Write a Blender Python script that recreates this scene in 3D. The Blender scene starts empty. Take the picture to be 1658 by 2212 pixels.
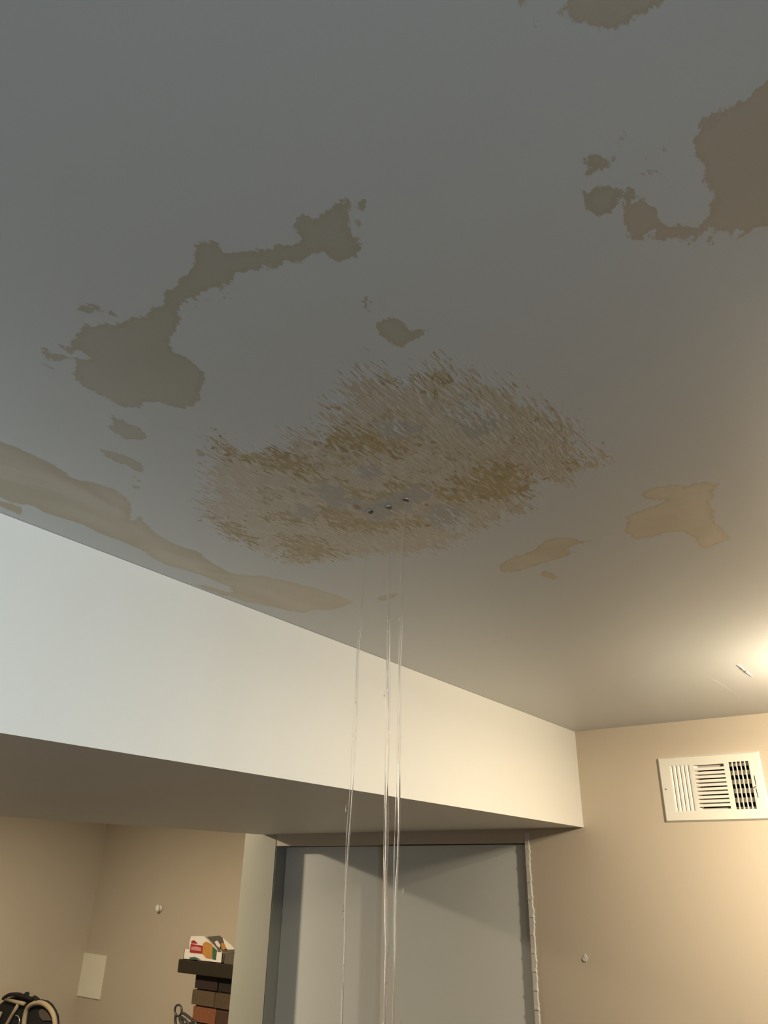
import bpy, bmesh, math, random
import numpy as np
from mathutils import Vector, Matrix

# ------------------------------------------------------------------ camera
S = 0.48                    # metres per unit of (camera-to-ceiling height)
ZC = 1.72                   # camera height
YAW, PITCH, ROLL, FPX = 0.646396180, 0.458880822, 0.0221605426, 1617.8667
W, H = 1658.0, 2212.0
cy_, sy_, cp_, sp_ = math.cos(YAW), math.sin(YAW), math.cos(PITCH), math.sin(PITCH)
Fv = np.array([cp_*cy_, cp_*sy_, sp_]); _R = np.array([sy_, -cy_, 0.0]); _U = np.cross(_R, Fv)
Rv = math.cos(ROLL)*_R + math.sin(ROLL)*_U
Uv = -math.sin(ROLL)*_R + math.cos(ROLL)*_U

scene = bpy.context.scene
COL = scene.collection
cam_data = bpy.data.cameras.new('camera')
cam = bpy.data.objects.new('camera', cam_data)
COL.objects.link(cam)
cam_data.sensor_fit = 'VERTICAL'; cam_data.sensor_height = 36.0
cam_data.lens = 36.0*FPX/H
cam_data.clip_start = 0.01
M = Matrix(((Rv[0], Uv[0], -Fv[0], 0), (Rv[1], Uv[1], -Fv[1], 0), (Rv[2], Uv[2], -Fv[2], ZC), (0, 0, 0, 1)))
cam.matrix_world = M
scene.camera = cam

# ------------------------------------------------------------------ view, world, lights
scene.view_settings.view_transform = 'Standard'
scene.view_settings.look = 'None'
scene.view_settings.exposure = 0.0
scene.view_settings.gamma = 1.0
scene.view_settings.use_curve_mapping = False

world = bpy.data.worlds.new('world'); scene.world = world
world.use_nodes = True
bg = world.node_tree.nodes['Background']
bg.inputs[0].default_value = (0.75, 0.88, 1.0, 1); bg.inputs[1].default_value = 0.6

def P(x, y, z):             # unit coordinates (camera at origin) -> metres
    return Vector((x*S, y*S, z*S + ZC))

def light(name, kind, loc, power, color, size=None, size_y=None, target=None, radius=None, spread=None):
    d = bpy.data.lights.new(name, kind); d.energy = power; d.color = color
    if kind == 'AREA':
        if size_y: d.shape = 'RECTANGLE'; d.size = size; d.size_y = size_y
        else: d.shape = 'DISK'; d.size = size
        if spread: d.spread = spread
    if radius is not None and kind == 'POINT': d.shadow_soft_size = radius
    o = bpy.data.objects.new(name, d); COL.objects.link(o); o.location = loc
    if target is not None:
        o.rotation_euler = (Vector(target)-Vector(loc)).to_track_quat('-Z', 'Y').to_euler()
    return o

WARM = (1.0, 0.85, 0.61)
WARM2 = (1.0, 0.84, 0.60)
COOL = (0.70, 0.88, 1.0)
# warm disc lamp on the ceiling of the room, just past the right edge of the frame
light('ceiling_lamp_light', 'AREA', P(4.05, 0.15, 0.88), 14.0, WARM, size=0.10, target=P(4.05, 0.15, 0))
light('ceiling_lamp_spill', 'POINT', P(4.05, 0.05, 0.79), 25.5, WARM, radius=0.03)
# lamp of the second room, behind the soffit
light('second_room_lamp_light', 'AREA', P(3.95, 7.45, 0.93), 42.0, WARM2, size=0.10, target=P(3.95, 7.45, 0))
light('second_room_lamp_spill', 'POINT', P(3.95, 7.45, 0.90), 8.0, WARM2, radius=0.05)
# daylight through the window in the wall on the right, behind the camera
light('window_daylight', 'AREA', P(-0.9, -3.3, 0.1), 21.0, COOL, size=1.2, size_y=0.9, target=P(-0.9, 3, -0.6), spread=math.radians(95))

# ------------------------------------------------------------------ helpers
def ray(px, py):
    return Fv + (px-W/2)/FPX*Rv - (py-H/2)/FPX*Uv
def on(px, py, axis, v):    # a pixel's sight line meets the plane axis = v (unit coordinates)
    d = ray(px, py); return d*(v/d[axis])
def pw(q): return P(q[0], q[1], q[2])

def tag(o, label=None, cat=None, group=None, kind=None):
    if label: o['label'] = label
    if cat: o['category'] = cat
    if group: o['group'] = group
    if kind: o['kind'] = kind
    return o

def obj(name, bm, mat, parent=None, smooth=False, bevel=None):
    me = bpy.data.meshes.new(name)
    bmesh.ops.recalc_face_normals(bm, faces=bm.faces)
    bm.to_mesh(me); bm.free()
    if smooth:
        for p in me.polygons: p.use_smooth = True
    for m in (mat if isinstance(mat, (list, tuple)) else [mat]): me.materials.append(m)
    o = bpy.data.objects.new(name, me); COL.objects.link(o)
    if parent is not None:
        o.parent = parent
        o.matrix_parent_inverse = parent.matrix_world.inverted()
    if bevel:
        b = o.modifiers.new('bevel', 'BEVEL'); b.width = bevel; b.segments = 2; b.limit_method = 'ANGLE'
    return o

def empty(name, loc, label=None, cat=None, group=None):
    o = bpy.data.objects.new(name, None); COL.objects.link(o); o.location = loc
    o.empty_display_size = 0.05
    o.matrix_world = Matrix.Translation(loc)
    return tag(o, label, cat, group)

def box(bm, a, b):          # a, b: opposite corners in metres
    x0, x1 = sorted((a[0], b[0])); y0, y1 = sorted((a[1], b[1])); z0, z1 = sorted((a[2], b[2]))
    v = [bm.verts.new(c) for c in ((x0,y0,z0),(x1,y0,z0),(x1,y1,z0),(x0,y1,z0),(x0,y0,z1),(x1,y0,z1),(x1,y1,z1),(x0,y1,z1))]
    fs = [bm.faces.new([v[i] for i in f]) for f in ((0,3,2,1),(4,5,6,7),(0,1,5,4),(1,2,6,5),(2,3,7,6),(3,0,4,7))]
    return fs

def ubox(bm, a, b): return box(bm, P(*a), P(*b))

def hexa(bm, bottom, top):  # prism between two loops with the same number of points
    n = len(bottom)
    vb = [bm.verts.new(p) for p in bottom]; vt = [bm.verts.new(p) for p in top]
    bm.faces.new(vb[::-1]); bm.faces.new(vt)
    for i in range(n):
        bm.faces.new((vb[i], vb[(i+1) % n], vt[(i+1) % n], vt[i]))

def plate(bm, pts, thick):  # outline in a plane X = const, given thickness towards +X (metres)
    f = [Vector(p) for p in pts]; hexa(bm, f, [p + Vector((thick, 0, 0)) for p in f])

def tube(bm, pts, radii, seg=10, cap=True, flat=1.0):
    pts = [Vector(p) for p in pts]
    if not isinstance(radii, (list, tuple)): radii = [radii]*len(pts)
    rings = []
    up = Vector((1, 0, 0))
    for i, p in enumerate(pts):
        t = (pts[min(i+1, len(pts)-1)] - pts[max(i-1, 0)]).normalized()
        s = t.cross(up)
        if s.length < 1e-4: s = t.cross(Vector((0, 1, 0)))
        s.normalize(); q = t.cross(s).normalized()
        rings.append([bm.verts.new(p + radii[i]*(math.cos(a)*s + flat*math.sin(a)*q)) for a in [2*math.pi*k/seg for k in range(seg)]])
    for a, b in zip(rings, rings[1:]):
        for k in range(seg): bm.faces.new((a[k], a[(k+1) % seg], b[(k+1) % seg], b[k]))
    if cap:
        bm.faces.new(rings[0][::-1]); bm.faces.new(rings[-1])

def ball(bm, c, r, sc=(1, 1, 1), seg=16):
    m = Matrix.Translation(c) @ Matrix.Diagonal((sc[0]*r, sc[1]*r, sc[2]*r, 1))
    bmesh.ops.create_uvsphere(bm, u_segments=seg, v_segments=seg//2+2, radius=1.0, matrix=m)

def catmull(pts, n=8):
    pts = [Vector(p) for p in pts]; out = []
    for i in range(len(pts)-1):
        p0, p1, p2, p3 = pts[max(i-1, 0)], pts[i], pts[i+1], pts[min(i+2, len(pts)-1)]
        for k in range(n):
            t = k/n
            out.append(0.5*((2*p1)+(-p0+p2)*t+(2*p0-5*p1+4*p2-p3)*t*t+(-p0+3*p1-3*p2+p3)*t**3))
    out.append(pts[-1]); return out

# ------------------------------------------------------------------ materials
def srgb(r, g, b):
    f = lambda c: (c/255/12.92 if c/255 <= 0.04045 else ((c/255+0.055)/1.055)**2.4)
    return (f(r), f(g), f(b), 1)

class NT:
    def __init__(s, name):
        s.m = bpy.data.materials.new(name); s.m.use_nodes = True
        s.t = s.m.node_tree; s.bsdf = s.t.nodes['Principled BSDF']
    def n(s, kind, **kw):
        nd = s.t.nodes.new(kind)
        for k, v in kw.items(): setattr(nd, k, v)
        return nd
    def l(s, a, b): s.t.links.new(a, b)
    def setin(s, nd, idx, v):
        if v is None: return
        if hasattr(v, 'links') or isinstance(v, bpy.types.NodeSocket): s.l(v, nd.inputs[idx])
        else: nd.inputs[idx].default_value = v
    def math(s, op, a, b=None, c=None, clamp=False):
        nd = s.n('ShaderNodeMath', operation=op, use_clamp=clamp)
        s.setin(nd, 0, a); s.setin(nd, 1, b); s.setin(nd, 2, c); return nd.outputs[0]
    def mix(s, fac, a, b, blend='MIX'):
        nd = s.n('ShaderNodeMix', data_type='RGBA', blend_type=blend)
        s.setin(nd, 0, fac); s.setin(nd, 6, a); s.setin(nd, 7, b); return nd.outputs[2]
    def coord(s, scale=(1, 1, 1), rot=(0, 0, 0)):
        tc = s.n('ShaderNodeTexCoord'); mp = s.n('ShaderNodeMapping')
        mp.inputs['Scale'].default_value = scale; mp.inputs['Rotation'].default_value = rot
        s.l(tc.outputs['Object'], mp.inputs[0]); return mp.outputs[0]
    def noise(s, vec, scale=1.0, detail=2.0, rough=0.5, dist=0.0):
        nd = s.n('ShaderNodeTexNoise'); s.l(vec, nd.inputs['Vector'])
        nd.inputs['Scale'].default_value = scale; nd.inputs['Detail'].default_value = detail
        nd.inputs['Roughness'].default_value = rough; nd.inputs['Distortion'].default_value = dist
        return nd.outputs[0]
    def ramp(s, v, lo, hi):
        nd = s.n('ShaderNodeMapRange', interpolation_type='SMOOTHSTEP'); s.setin(nd, 0, v)
        nd.inputs[1].default_value = lo; nd.inputs[2].default_value = hi; return nd.outputs[0]
    def bump(s, h, strength=0.2, dist=0.002):
        nd = s.n('ShaderNodeBump'); nd.inputs['Strength'].default_value = strength
        nd.inputs['Distance'].default_value = dist; s.l(h, nd.inputs['Height'])
        s.l(nd.outputs[0], s.bsdf.inputs['Normal'])

def paint(name, col, rough=0.6, var=0.05, scale=3.0, bump=0.08, bscale=220.0, spec=0.3):
    t = NT(name); v = t.coord()
    c2 = tuple(min(1, c*(1-var)) for c in col[:3])+(1,)
    t.l(t.mix(t.noise(v, scale, 3), col, c2), t.bsdf.inputs['Base Color'])
    t.bsdf.inputs['Roughness'].default_value = rough
    t.bsdf.inputs['Specular IOR Level'].default_value = spec
    if bump: t.bump(t.noise(v, bscale, 2), bump, 0.001)
    return t.m

M_white = paint('white_wall_paint', (0.80, 0.785, 0.74, 1), 0.5, 0.04, 4)
M_beige = paint('beige_wall_paint', (0.63, 0.54, 0.43, 1), 0.42, 0.05, 3, spec=0.4)
M_offside = paint('bounce_cut_wall_brown', (0.26, 0.22, 0.18, 1), 0.5, 0.05, 3)  # for the unseen walls, darkened to cut bounced light
M_post = paint('cream_partition_paint', (0.44, 0.43, 0.36, 1), 0.5, 0.05, 3)
M_tan2 = paint('tan_wall_paint', (0.58, 0.50, 0.39, 1), 0.5, 0.06, 3)
M_door = paint('grey_door_paint', (0.76, 0.765, 0.73, 1), 0.4, 0.03, 2, 0.03)
M_jamb = paint('shaded_jamb_grey', (0.26, 0.26, 0.23, 1), 0.5, 0.04, 2, 0.03)  # jamb's shade is put into this darker colour
M_wrk = paint('ceiling_paint_fold', (0.58, 0.58, 0.57, 1), 0.45, 0.02, 20, 0.0)
M_trim = paint('white_trim_paint', (0.70, 0.68, 0.63, 1), 0.45, 0.06, 20)
M_reg = paint('register_enamel', (0.86, 0.83, 0.75, 1), 0.35, 0.02, 5, 0.0, spec=0.5)
M_dark = paint('duct_dark', (0.012, 0.011, 0.01, 1), 0.8, 0.2, 20, 0.0)
M_damper = paint('damper_metal', (0.70, 0.64, 0.58, 1), 0.45, 0.2, 40, 0.0, spec=0.5)
M_floor = paint('brown_carpet', (0.10, 0.085, 0.07, 1), 0.9, 0.2, 60, 0.4)
M_knob = paint('white_plastic', (0.85, 0.82, 0.74, 1), 0.35, 0.02, 8, 0.0)
M_panel = paint('pale_panel', (0.88, 0.83, 0.68, 1), 0.55, 0.03, 8, 0.0)
M_mantel = paint('dark_stained_wood', (0.035, 0.026, 0.014, 1), 0.5, 0.35, 25, 0.15, 60)
M_iron = paint('black_iron', (0.05, 0.048, 0.042, 1), 0.35, 0.3, 60, 0.2, 300, spec=0.6)
M_bag = paint('black_bag_fabric', (0.010, 0.010, 0.010, 1), 0.8, 0.3, 80, 0.2, 600)
M_pipe = paint('tan_webbing', (0.30, 0.235, 0.145, 1), 0.7, 0.15, 60, 0.1, 600)
M_mesh = paint('grey_mesh_fabric', (0.075, 0.060, 0.045, 1), 0.8, 0.2, 80, 0.1, 600)
M_card = paint('white_carton', (0.82, 0.76, 0.68, 1), 0.5, 0.03, 30, 0.0)
M_cardg = paint('shaded_carton_grey', (0.13, 0.11, 0.085, 1), 0.7, 0.2, 30, 0.0)  # dark grey paints in the shade on the carton's side and inside
M_red = paint('red_print', (0.42, 0.035, 0.04, 1), 0.5, 0.3, 80, 0.0)
M_pink = paint('pink_print', (0.65, 0.28, 0.25, 1), 0.5, 0.2, 80, 0.0)
M_orange = paint('orange_print', (0.62, 0.29, 0.07, 1), 0.5, 0.35, 90, 0.0)
M_green = paint('green_print', (0.06, 0.16, 0.10, 1), 0.5, 0.4, 150, 0.0)
M_metal = paint('screw_metal', (0.35, 0.33, 0.30, 1), 0.3, 0.1, 80, 0.0)
M_metal.node_tree.nodes['Principled BSDF'].inputs['Metallic'].default_value = 0.8
M_hole = paint('hole_dark', (0.02, 0.016, 0.012, 1), 0.4, 0.3, 200, 0.0, spec=0.8)

def water_mat():
    t = NT('water')
    t.bsdf.inputs['Base Color'].default_value = (1, 1, 1, 1)
    t.bsdf.inputs['Transmission Weight'].default_value = 1.0
    t.bsdf.inputs['IOR'].default_value = 1.333
    t.bsdf.inputs['Roughness'].default_value = 0.02
    return t.m
M_water = water_mat()

def brick_mat():
    t = NT('fired_brick'); v = t.coord()
    at = t.n('ShaderNodeAttribute', attribute_name='brick_color')
    n = t.noise(v, 60, 4)
    t.l(t.mix(t.math('MULTIPLY', n, 0.5), at.outputs[0], (0.02, 0.015, 0.01, 1)), t.bsdf.inputs['Base Color'])
    t.bsdf.inputs['Roughness'].default_value = 0.8
    t.bump(n, 0.4, 0.003)
    return t.m
M_brick = brick_mat()

# ceiling: paint whose water stains come from distance fields kept on the mesh
def ceiling_mat():
    t = NT('stained_ceiling_paint')
    A = lambda k: t.n('ShaderNodeAttribute', attribute_name=k).outputs['Fac']
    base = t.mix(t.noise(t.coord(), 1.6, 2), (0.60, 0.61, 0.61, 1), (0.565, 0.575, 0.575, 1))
    # signed distances are stored in centimetres
    vj = t.coord((1, 1.6, 1))
    jag = t.math('SUBTRACT', t.noise(vj, 95, 4, 0.7), 0.5)
    jag2 = t.math('SUBTRACT', t.noise(vj, 28, 3, 0.6), 0.5)
    edge = t.math('ADD', t.math('MULTIPLY', jag, 1.6), t.math('MULTIPLY', jag2, 1.7))
    # plain patches
    dp = t.math('ADD', A('patch_cm'), edge)
    mp = t.ramp(dp, -0.05, 0.16)
    rim = t.math('MULTIPLY', mp, t.ramp(dp, 1.1, 0.1))
    tone = t.noise(t.coord(), 9, 4, 0.6, 0.4)
    cA = t.mix(tone, (0.475, 0.455, 0.385, 1), (0.44, 0.415, 0.34, 1))
    col = t.mix(mp, base, cA)
    # warmer brown patches
    dw = t.math('ADD', A('warm_cm'), edge)
    mw = t.ramp(dw, -0.05, 0.2)
    cW = t.mix(tone, (0.535, 0.475, 0.39, 1), (0.475, 0.41, 0.325, 1))
    col = t.mix(mw, col, cW)
    rimw = t.math('MULTIPLY', mw, t.ramp(dw, 0.7, 0.0))
    col = t.mix(t.math('MULTIPLY', t.math('MAXIMUM', rim, rimw), 0.35), col, (0.40, 0.32, 0.21, 1))
    # pale yellow patches with a dark tide line
    dl = t.math('ADD', A('pale_cm'), edge)
    ml = t.ramp(dl, -0.05, 0.2)
    cL = t.mix(t.ramp(tone, 0.35, 0.65), (0.63, 0.565, 0.45, 1), (0.555, 0.485, 0.365, 1))
    col = t.mix(ml, col, cL)
    rl = t.math('MULTIPLY', ml, t.ramp(dl, 0.9, 0.1))
    col = t.mix(t.math('MULTIPLY', rl, 0.45), col, (0.42, 0.35, 0.25, 1))
    # soft band by the soffit
    db = t.math('ADD', A('band_cm'), t.math('MULTIPLY', edge, 0.8))
    mb = t.ramp(db, -0.1, 0.35)
    tb = t.noise(t.coord((0.6, 1.3, 1), (0, 0, 0.1)), 7, 3, 0.5, 1.2)
    cB = t.mix(t.ramp(tb, 0.35, 0.7), (0.545, 0.49, 0.385, 1), (0.455, 0.385, 0.275, 1))
    col = t.mix(mb, col, cB)
    rb = t.math('MULTIPLY', mb, t.ramp(db, 2.2, 0.0))
    col = t.mix(t.math('MULTIPLY', rb, 0.35), col, (0.40, 0.32, 0.22, 1))
    # central stain on brushed texture: streaks run along X
    vs = t.coord((52, 235, 1), (0, 0, 0.06))
    s1 = t.math('SUBTRACT', t.noise(vs, 1.0, 2, 0.55, 0.25), 0.5)
    vs2 = t.coord((26, 75, 1), (0, 0, -0.25))
    s2 = t.math('SUBTRACT', t.noise(vs2, 1.0, 3, 0.6, 0.7), 0.5)
    s3 = t.math('SUBTRACT', t.noise(t.coord((58, 120, 1), (0, 0, -0.15)), 1.0, 3, 0.6, 0.9), 0.5)
    lowf = t.math('SUBTRACT', t.noise(t.coord(), 15, 2, 0.5, 0.3), 0.5)
    dm = A('main_cm')
    bare = A('bare_cm')
    dm1 = t.math('ADD', t.math('ADD', dm, t.math('MULTIPLY', s1, 13.0)), t.math('MULTIPLY', s2, 6.0))
    mm = t.ramp(dm1, -0.15, 0.35)
    # outer fringe of fine grey dashes
    fr = t.math('ADD', t.math('ADD', t.math('MULTIPLY', dm, 0.42), t.math('MULTIPLY', s1, 15.0)), -1.9)
    mf = t.math('MULTIPLY', t.ramp(fr, -0.2, 0.5), t.ramp(dm, -6.5, -1.0))
    b1 = t.math('ADD', bare, t.math('ADD', t.math('ADD', t.math('MULTIPLY', s3, 6.5), t.math('MULTIPLY', s1, 4.0)), 0.9))
    nb = t.math('SUBTRACT', 1.0, t.ramp(b1, -0.2, 0.3))
    mm = t.math('MULTIPLY', mm, nb)
    tan_ = t.mix(t.noise(t.coord(), 12, 3, 0.5), (0.55, 0.49, 0.40, 1), (0.49, 0.42, 0.325, 1))
    ridg = t.ramp(t.math('ADD', s1, t.math('MULTIPLY', s2, 0.4)), -0.02, -0.16)
    tan_ = t.mix(t.math('MULTIPLY', ridg, 0.5), tan_, (0.66, 0.63, 0.57, 1))
    col = t.mix(t.math('MULTIPLY', mf, 0.9), col, (0.40, 0.37, 0.32, 1))
    col = t.mix(mm, col, tan_)
    # small pits of bare paint scattered over the stain
    pit = t.ramp(t.math('ADD', s3, t.math('MULTIPLY', lowf, 0.9)), 0.20, 0.235)
    col = t.mix(t.math('MULTIPLY', t.math('MULTIPLY', pit, mm), 0.75), col, base)
    gd = t.math('ADD', A('gold_cm'), t.math('ADD', t.math('MULTIPLY', s3, 15.0), t.math('ADD', t.math('MULTIPLY', s1, 5.0), 0.4)))
    mg1 = t.ramp(gd, -0.1, 0.8)
    spr = t.math('ADD', t.math('ADD', s3, t.math('MULTIPLY', s1, 0.35)), t.math('MULTIPLY', lowf, 1.1))
    mg2 = t.math('MULTIPLY', t.ramp(spr, 0.15, 0.21), t.ramp(A('sparse_cm'), -1.5, 1.5))
    mg = t.math('MULTIPLY', t.math('MAXIMUM', mg1, t.math('MULTIPLY', mg2, 0.8)), nb)
    gold = t.mix(t.ramp(s3, 0.0, 0.2), (0.395, 0.295, 0.135, 1), (0.28, 0.195, 0.065, 1))
    gold = t.mix(t.math('MULTIPLY', ridg, 0.6), gold, (0.62, 0.54, 0.40, 1))
    col = t.mix(t.math('MULTIPLY', mg, 0.9), col, gold)
    dots = t.math('MULTIPLY', t.math('MULTIPLY', t.ramp(t.math('ADD', s3, t.math('MULTIPLY', s1, 0.4)), 0.11, 0.17), t.ramp(dm, 4.5, 1.0)), t.math('MULTIPLY', mm, 0.6))
    col = t.mix(dots, col, (0.32, 0.245, 0.16, 1))
    # dark amber spots
    sp = t.math('ADD', A('spot_cm'), t.math('MULTIPLY', s2, 1.6))
    col = t.mix(t.math('MULTIPLY', t.ramp(sp, -0.1, 0.3), 0.85), col, (0.33, 0.15, 0.035, 1))
    t.l(col, t.bsdf.inputs['Base Color'])
    wet = t.math('MAXIMUM', t.math('MAXIMUM', mw, mm), t.math('MAXIMUM', mp, t.math('MAXIMUM', mb, ml)))
    t.l(t.math('MULTIPLY_ADD', wet, -0.06, 0.42), t.bsdf.inputs['Roughness'])
    t.bsdf.inputs['Specular IOR Level'].default_value = 0.6
    tex = t.math('MULTIPLY', t.ramp(dm, -3.5, 2), t.math('ADD', s1, t.math('MULTIPLY', s2, 0.5)))
    t.bump(t.math('ADD', t.math('MULTIPLY', tex, 2.2), t.math('MULTIPLY', t.noise(t.coord(), 260, 2), 0.12)), 0.36, 0.0016)
    return t.m
M_ceil = ceiling_mat()

# ------------------------------------------------------------------ key dimensions (unit coordinates)
X0 = 5.2595                  # plane of the end wall
YF = 2.203                   # soffit face
ZB = 0.362                   # soffit underside
ZCEIL = 1.0
XW, XE = -4.2, 7.42          # far back wall, fireplace wall
YS, YN = -3.0, 10.75         # wall behind on the right, wall of the second room
ZFL = -ZC/S                  # floor
DT = 0.268                   # top of the closet opening
DY0, DY1 = 2.648, 5.083      # closet opening
PY1 = 5.475                  # corner of the partition
T = 0.25

# ------------------------------------------------------------------ ceiling mesh with stain fields
def poly_px(pts, ox=0, oy=0, k=1.0):
    return np.array([on(ox+x/k, oy+y/k, 2, ZCEIL)[:2]*S for x, y in pts])

def sdf(poly, X, Y):
    """signed distance (cm), positive inside"""
    d2 = np.full(X.shape, 1e9); inside = np.zeros(X.shape, bool); n = len(poly)
    for i in range(n):
        ax, ay = poly[i]; bx, by = poly[(i+1) % n]
        ex, ey = bx-ax, by-ay; wx, wy = X-ax, Y-ay
        tt = np.clip((wx*ex+wy*ey)/(ex*ex+ey*ey+1e-12), 0, 1)
        d2 = np.minimum(d2, (wx-tt*ex)**2+(wy-tt*ey)**2)
        c = ((ay <= Y) & (by > Y)) | ((by <= Y) & (ay > Y))
        with np.errstate(divide='ignore', invalid='ignore'):
            xi = ax + (Y-ay)*ex/(ey if abs(ey) > 1e-12 else 1e-12)
        inside ^= c & (X < xi)
    d = np.sqrt(d2)*100
    return np.where(inside, d, -d)

k1 = (0, 400, 1.9976)
PATCH = [
 poly_px([(850,240),(940,245),(970,285),(1100,290),(1180,270),(1265,255),(1290,235),(1270,190),(1275,140),(1310,122),(1340,145),(1375,130),(1400,95),(1450,75),(1490,90),(1515,125),(1515,170),(1525,220),(1570,262),(1540,295),(1470,325),(1425,310),(1410,275),(1340,290),(1300,330),(1230,335),(1150,350),(1110,365),(1030,370),(995,385),(990,420),(940,430),(880,470),(830,490),(770,515),(780,560),(770,610),(730,670),(750,710),(830,750),(880,800),(885,850),(865,900),(845,955),(790,962),(700,945),(620,940),(600,963),(530,955),(460,920),(380,880),(330,840),(310,800),(340,765),(385,745),(350,700),(300,745),(285,710),(330,650),(360,620),(430,600),(530,600),(570,570),(640,565),(660,535),(710,515),(710,470),(760,415),(810,370),(850,300)], *k1),
 poly_px([(480,990),(530,1020),(600,1050),(640,1080),(600,1095),(550,1095),(500,1075),(450,1042),(490,1035)], *k1),
 poly_px([(430,1140),(480,1145),(570,1175),(610,1200),(625,1243),(580,1225),(520,1205),(470,1175)], *k1),
 poly_px([(950,470),(975,470),(970,495),(950,490)], *k1),
 poly_px([(785,638),(803,635),(806,655),(800,670),(788,657)]),
 poly_px([(806,700),(830,690),(855,687),(877,700),(885,714),(915,711),(910,728),(885,740),(865,752),(845,740),(825,725)]),
 poly_px([(812,1291),(835,1284),(856,1283),(850,1292),(825,1298)]),
 poly_px([(424,974),(436,972),(446,982),(436,989),(426,985)]),
]
_r = random.Random(11)
def crumbs(cx, cy, w, h, n, ang, target, size=(2.5, 7)):
    for _ in range(n):
        x = cx+_r.gauss(0, w); y = cy+_r.gauss(0, h); a = _r.uniform(*size); b = a*_r.uniform(.3, .6); an = ang+_r.uniform(-.4, .4)
        target.append(poly_px([(x+a*math.cos(t)*math.cos(an)-b*math.sin(t)*math.sin(an), y+a*math.cos(t)*math.sin(an)+b*math.sin(t)*math.cos(an)) for t in [k*math.pi/3 for k in range(6)]]))
crumbs(197, 668, 16, 10, 16, .6, PATCH, (4, 11)); crumbs(122, 765, 16, 14, 18, .6, PATCH, (4, 11)); crumbs(405, 660, 16, 12, 10, .6, PATCH)
crumbs(470, 640, 22, 12, 8, -.3, PATCH); crumbs(765, 455, 14, 18, 8, .4, PATCH, (3, 8)); crumbs(286, 1035, 14, 8, 5, .5, PATCH)
crumbs(590, 575, 22, 6, 6, -.3, PATCH); crumbs(820, 655, 14, 10, 5, .3, PATCH); crumbs(945, 720, 18, 10, 6, .3, PATCH, (2, 5))
k2 = (900, 0, 2.1873)
WARMP = [
 poly_px([(1658,370),(1600,390),(1550,470),(1500,490),(1440,530),(1390,590),(1340,620),(1300,670),(1310,740),(1350,790),(1350,850),(1385,910),(1390,960),(1350,1030),(1330,1080),(1400,1090),(1490,1095),(1560,1080),(1658,1065),(1850,1030),(1850,300)], *k2),
 poly_px([(975,940),(1080,950),(1150,975),(1160,1020),(1180,1050),(1250,1065),(1330,1075),(1300,1110),(1200,1130),(1130,1140),(1100,1125),(1130,1085),(1080,1120),(1050,1160),(1010,1120),(985,1060),(990,1000)], *k2),
 poly_px([(790,750),(830,735),(890,740),(960,715),(965,760),(920,770),(880,805),(830,835),(780,835)], *k2),
 poly_px([(800,900),(860,870),(930,880),(960,920),(940,980),(870,1015),(800,985)], *k2),
 poly_px([(1130,718),(1170,690),(1215,688),(1190,718)], *k2),
 poly_px([(1050,745),(1090,736),(1088,752)], *k2),
 poly_px([(1175,882),(1190,862),(1210,864),(1190,884)], *k2),
 poly_px([(925,700),(980,670),(985,690),(940,715)], *k2),
 poly_px([(650,75),(690,10),(700,-60),(1170,-60),(1165,20),(1140,50),(1090,50),(1000,110),(900,140),(800,120),(700,100)], *k2),
]
PALE = [
 poly_px([(955,300),(1010,270),(1080,250),(1140,240),(1210,255),(1260,230),(1330,232),(1395,245),(1350,280),(1370,310),(1335,340),(1370,380),(1370,440),(1420,500),(1445,540),(1370,575),(1300,592),(1260,545),(1200,500),(1120,505),(1020,530),(940,545),(870,500),(890,440),(875,420),(950,390),(1010,370),(1100,330),(1050,330),(980,325)], 1000, 950, 2.52),
 poly_px([(190,680),(260,650),(330,620),(390,600),(440,550),(520,530),(590,530),(640,550),(725,545),(660,562),(590,580),(560,600),(622,612),(540,640),(480,660),(430,670),(380,690),(320,710),(250,722),(205,715)], 1000, 950, 2.52),
 poly_px([(410,735),(440,712),(500,735),(535,757),(480,762)], 1000, 950, 2.52),
]
crumbs(1520, 505, 30, 9, 10, -.1, WARMP, (4, 11)); crumbs(1390, 320, 60, 22, 12, -.3, WARMP, (3, 8)); crumbs(1440, 370, 40, 50, 6, -.5, WARMP, (2, 6))
crumbs(1530, 300, 20, 40, 10, -1.0, WARMP, (4, 10)); crumbs(1580, 220, 20, 20, 8, -.8, WARMP, (4, 9)); crumbs(1140, 30, 30, 25, 12, -.3, WARMP, (3, 8))
PATCH += [WARMP.pop(3), WARMP.pop(2)]
PATCH.append(poly_px([(940,870),(1010,900),(1060,950),(1000,960),(940,920)], *k2))
k4 = (0, 900, 2.0725)
BAND = [
 poly_px([(-140,40),(0,110),(130,160),(240,215),(330,275),(440,300),(520,325),(580,370),(595,420),(590,465),(630,432),(650,475),(700,520),(780,570),(890,605),(960,660),(1040,700),(1180,715),(1290,735),(1400,765),(1500,795),(1590,832),(1490,865),(1410,865),(1350,880),(1250,860),(1180,845),(1100,830),(980,790),(1040,787),(1035,765),(960,735),(850,695),(750,665),(690,640),(640,600),(560,565),(440,520),(380,490),(280,455),(200,430),(150,400),(80,390),(0,360),(-140,300)], *k4),
 poly_px([(870,742),(960,765),(1060,800),(1010,806),(900,765)], *k4),
 poly_px([(-140,330),(0,375),(110,410),(90,440),(0,400),(-140,350)], *k4),
]
a5 = (400, 760, 3.316); a6 = (850, 760, 3.316); a7 = (700, 1020, 6.377)
def px_list(pts, ox, oy, k): return [(ox+x/k, oy+y/k) for x, y in pts]
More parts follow.
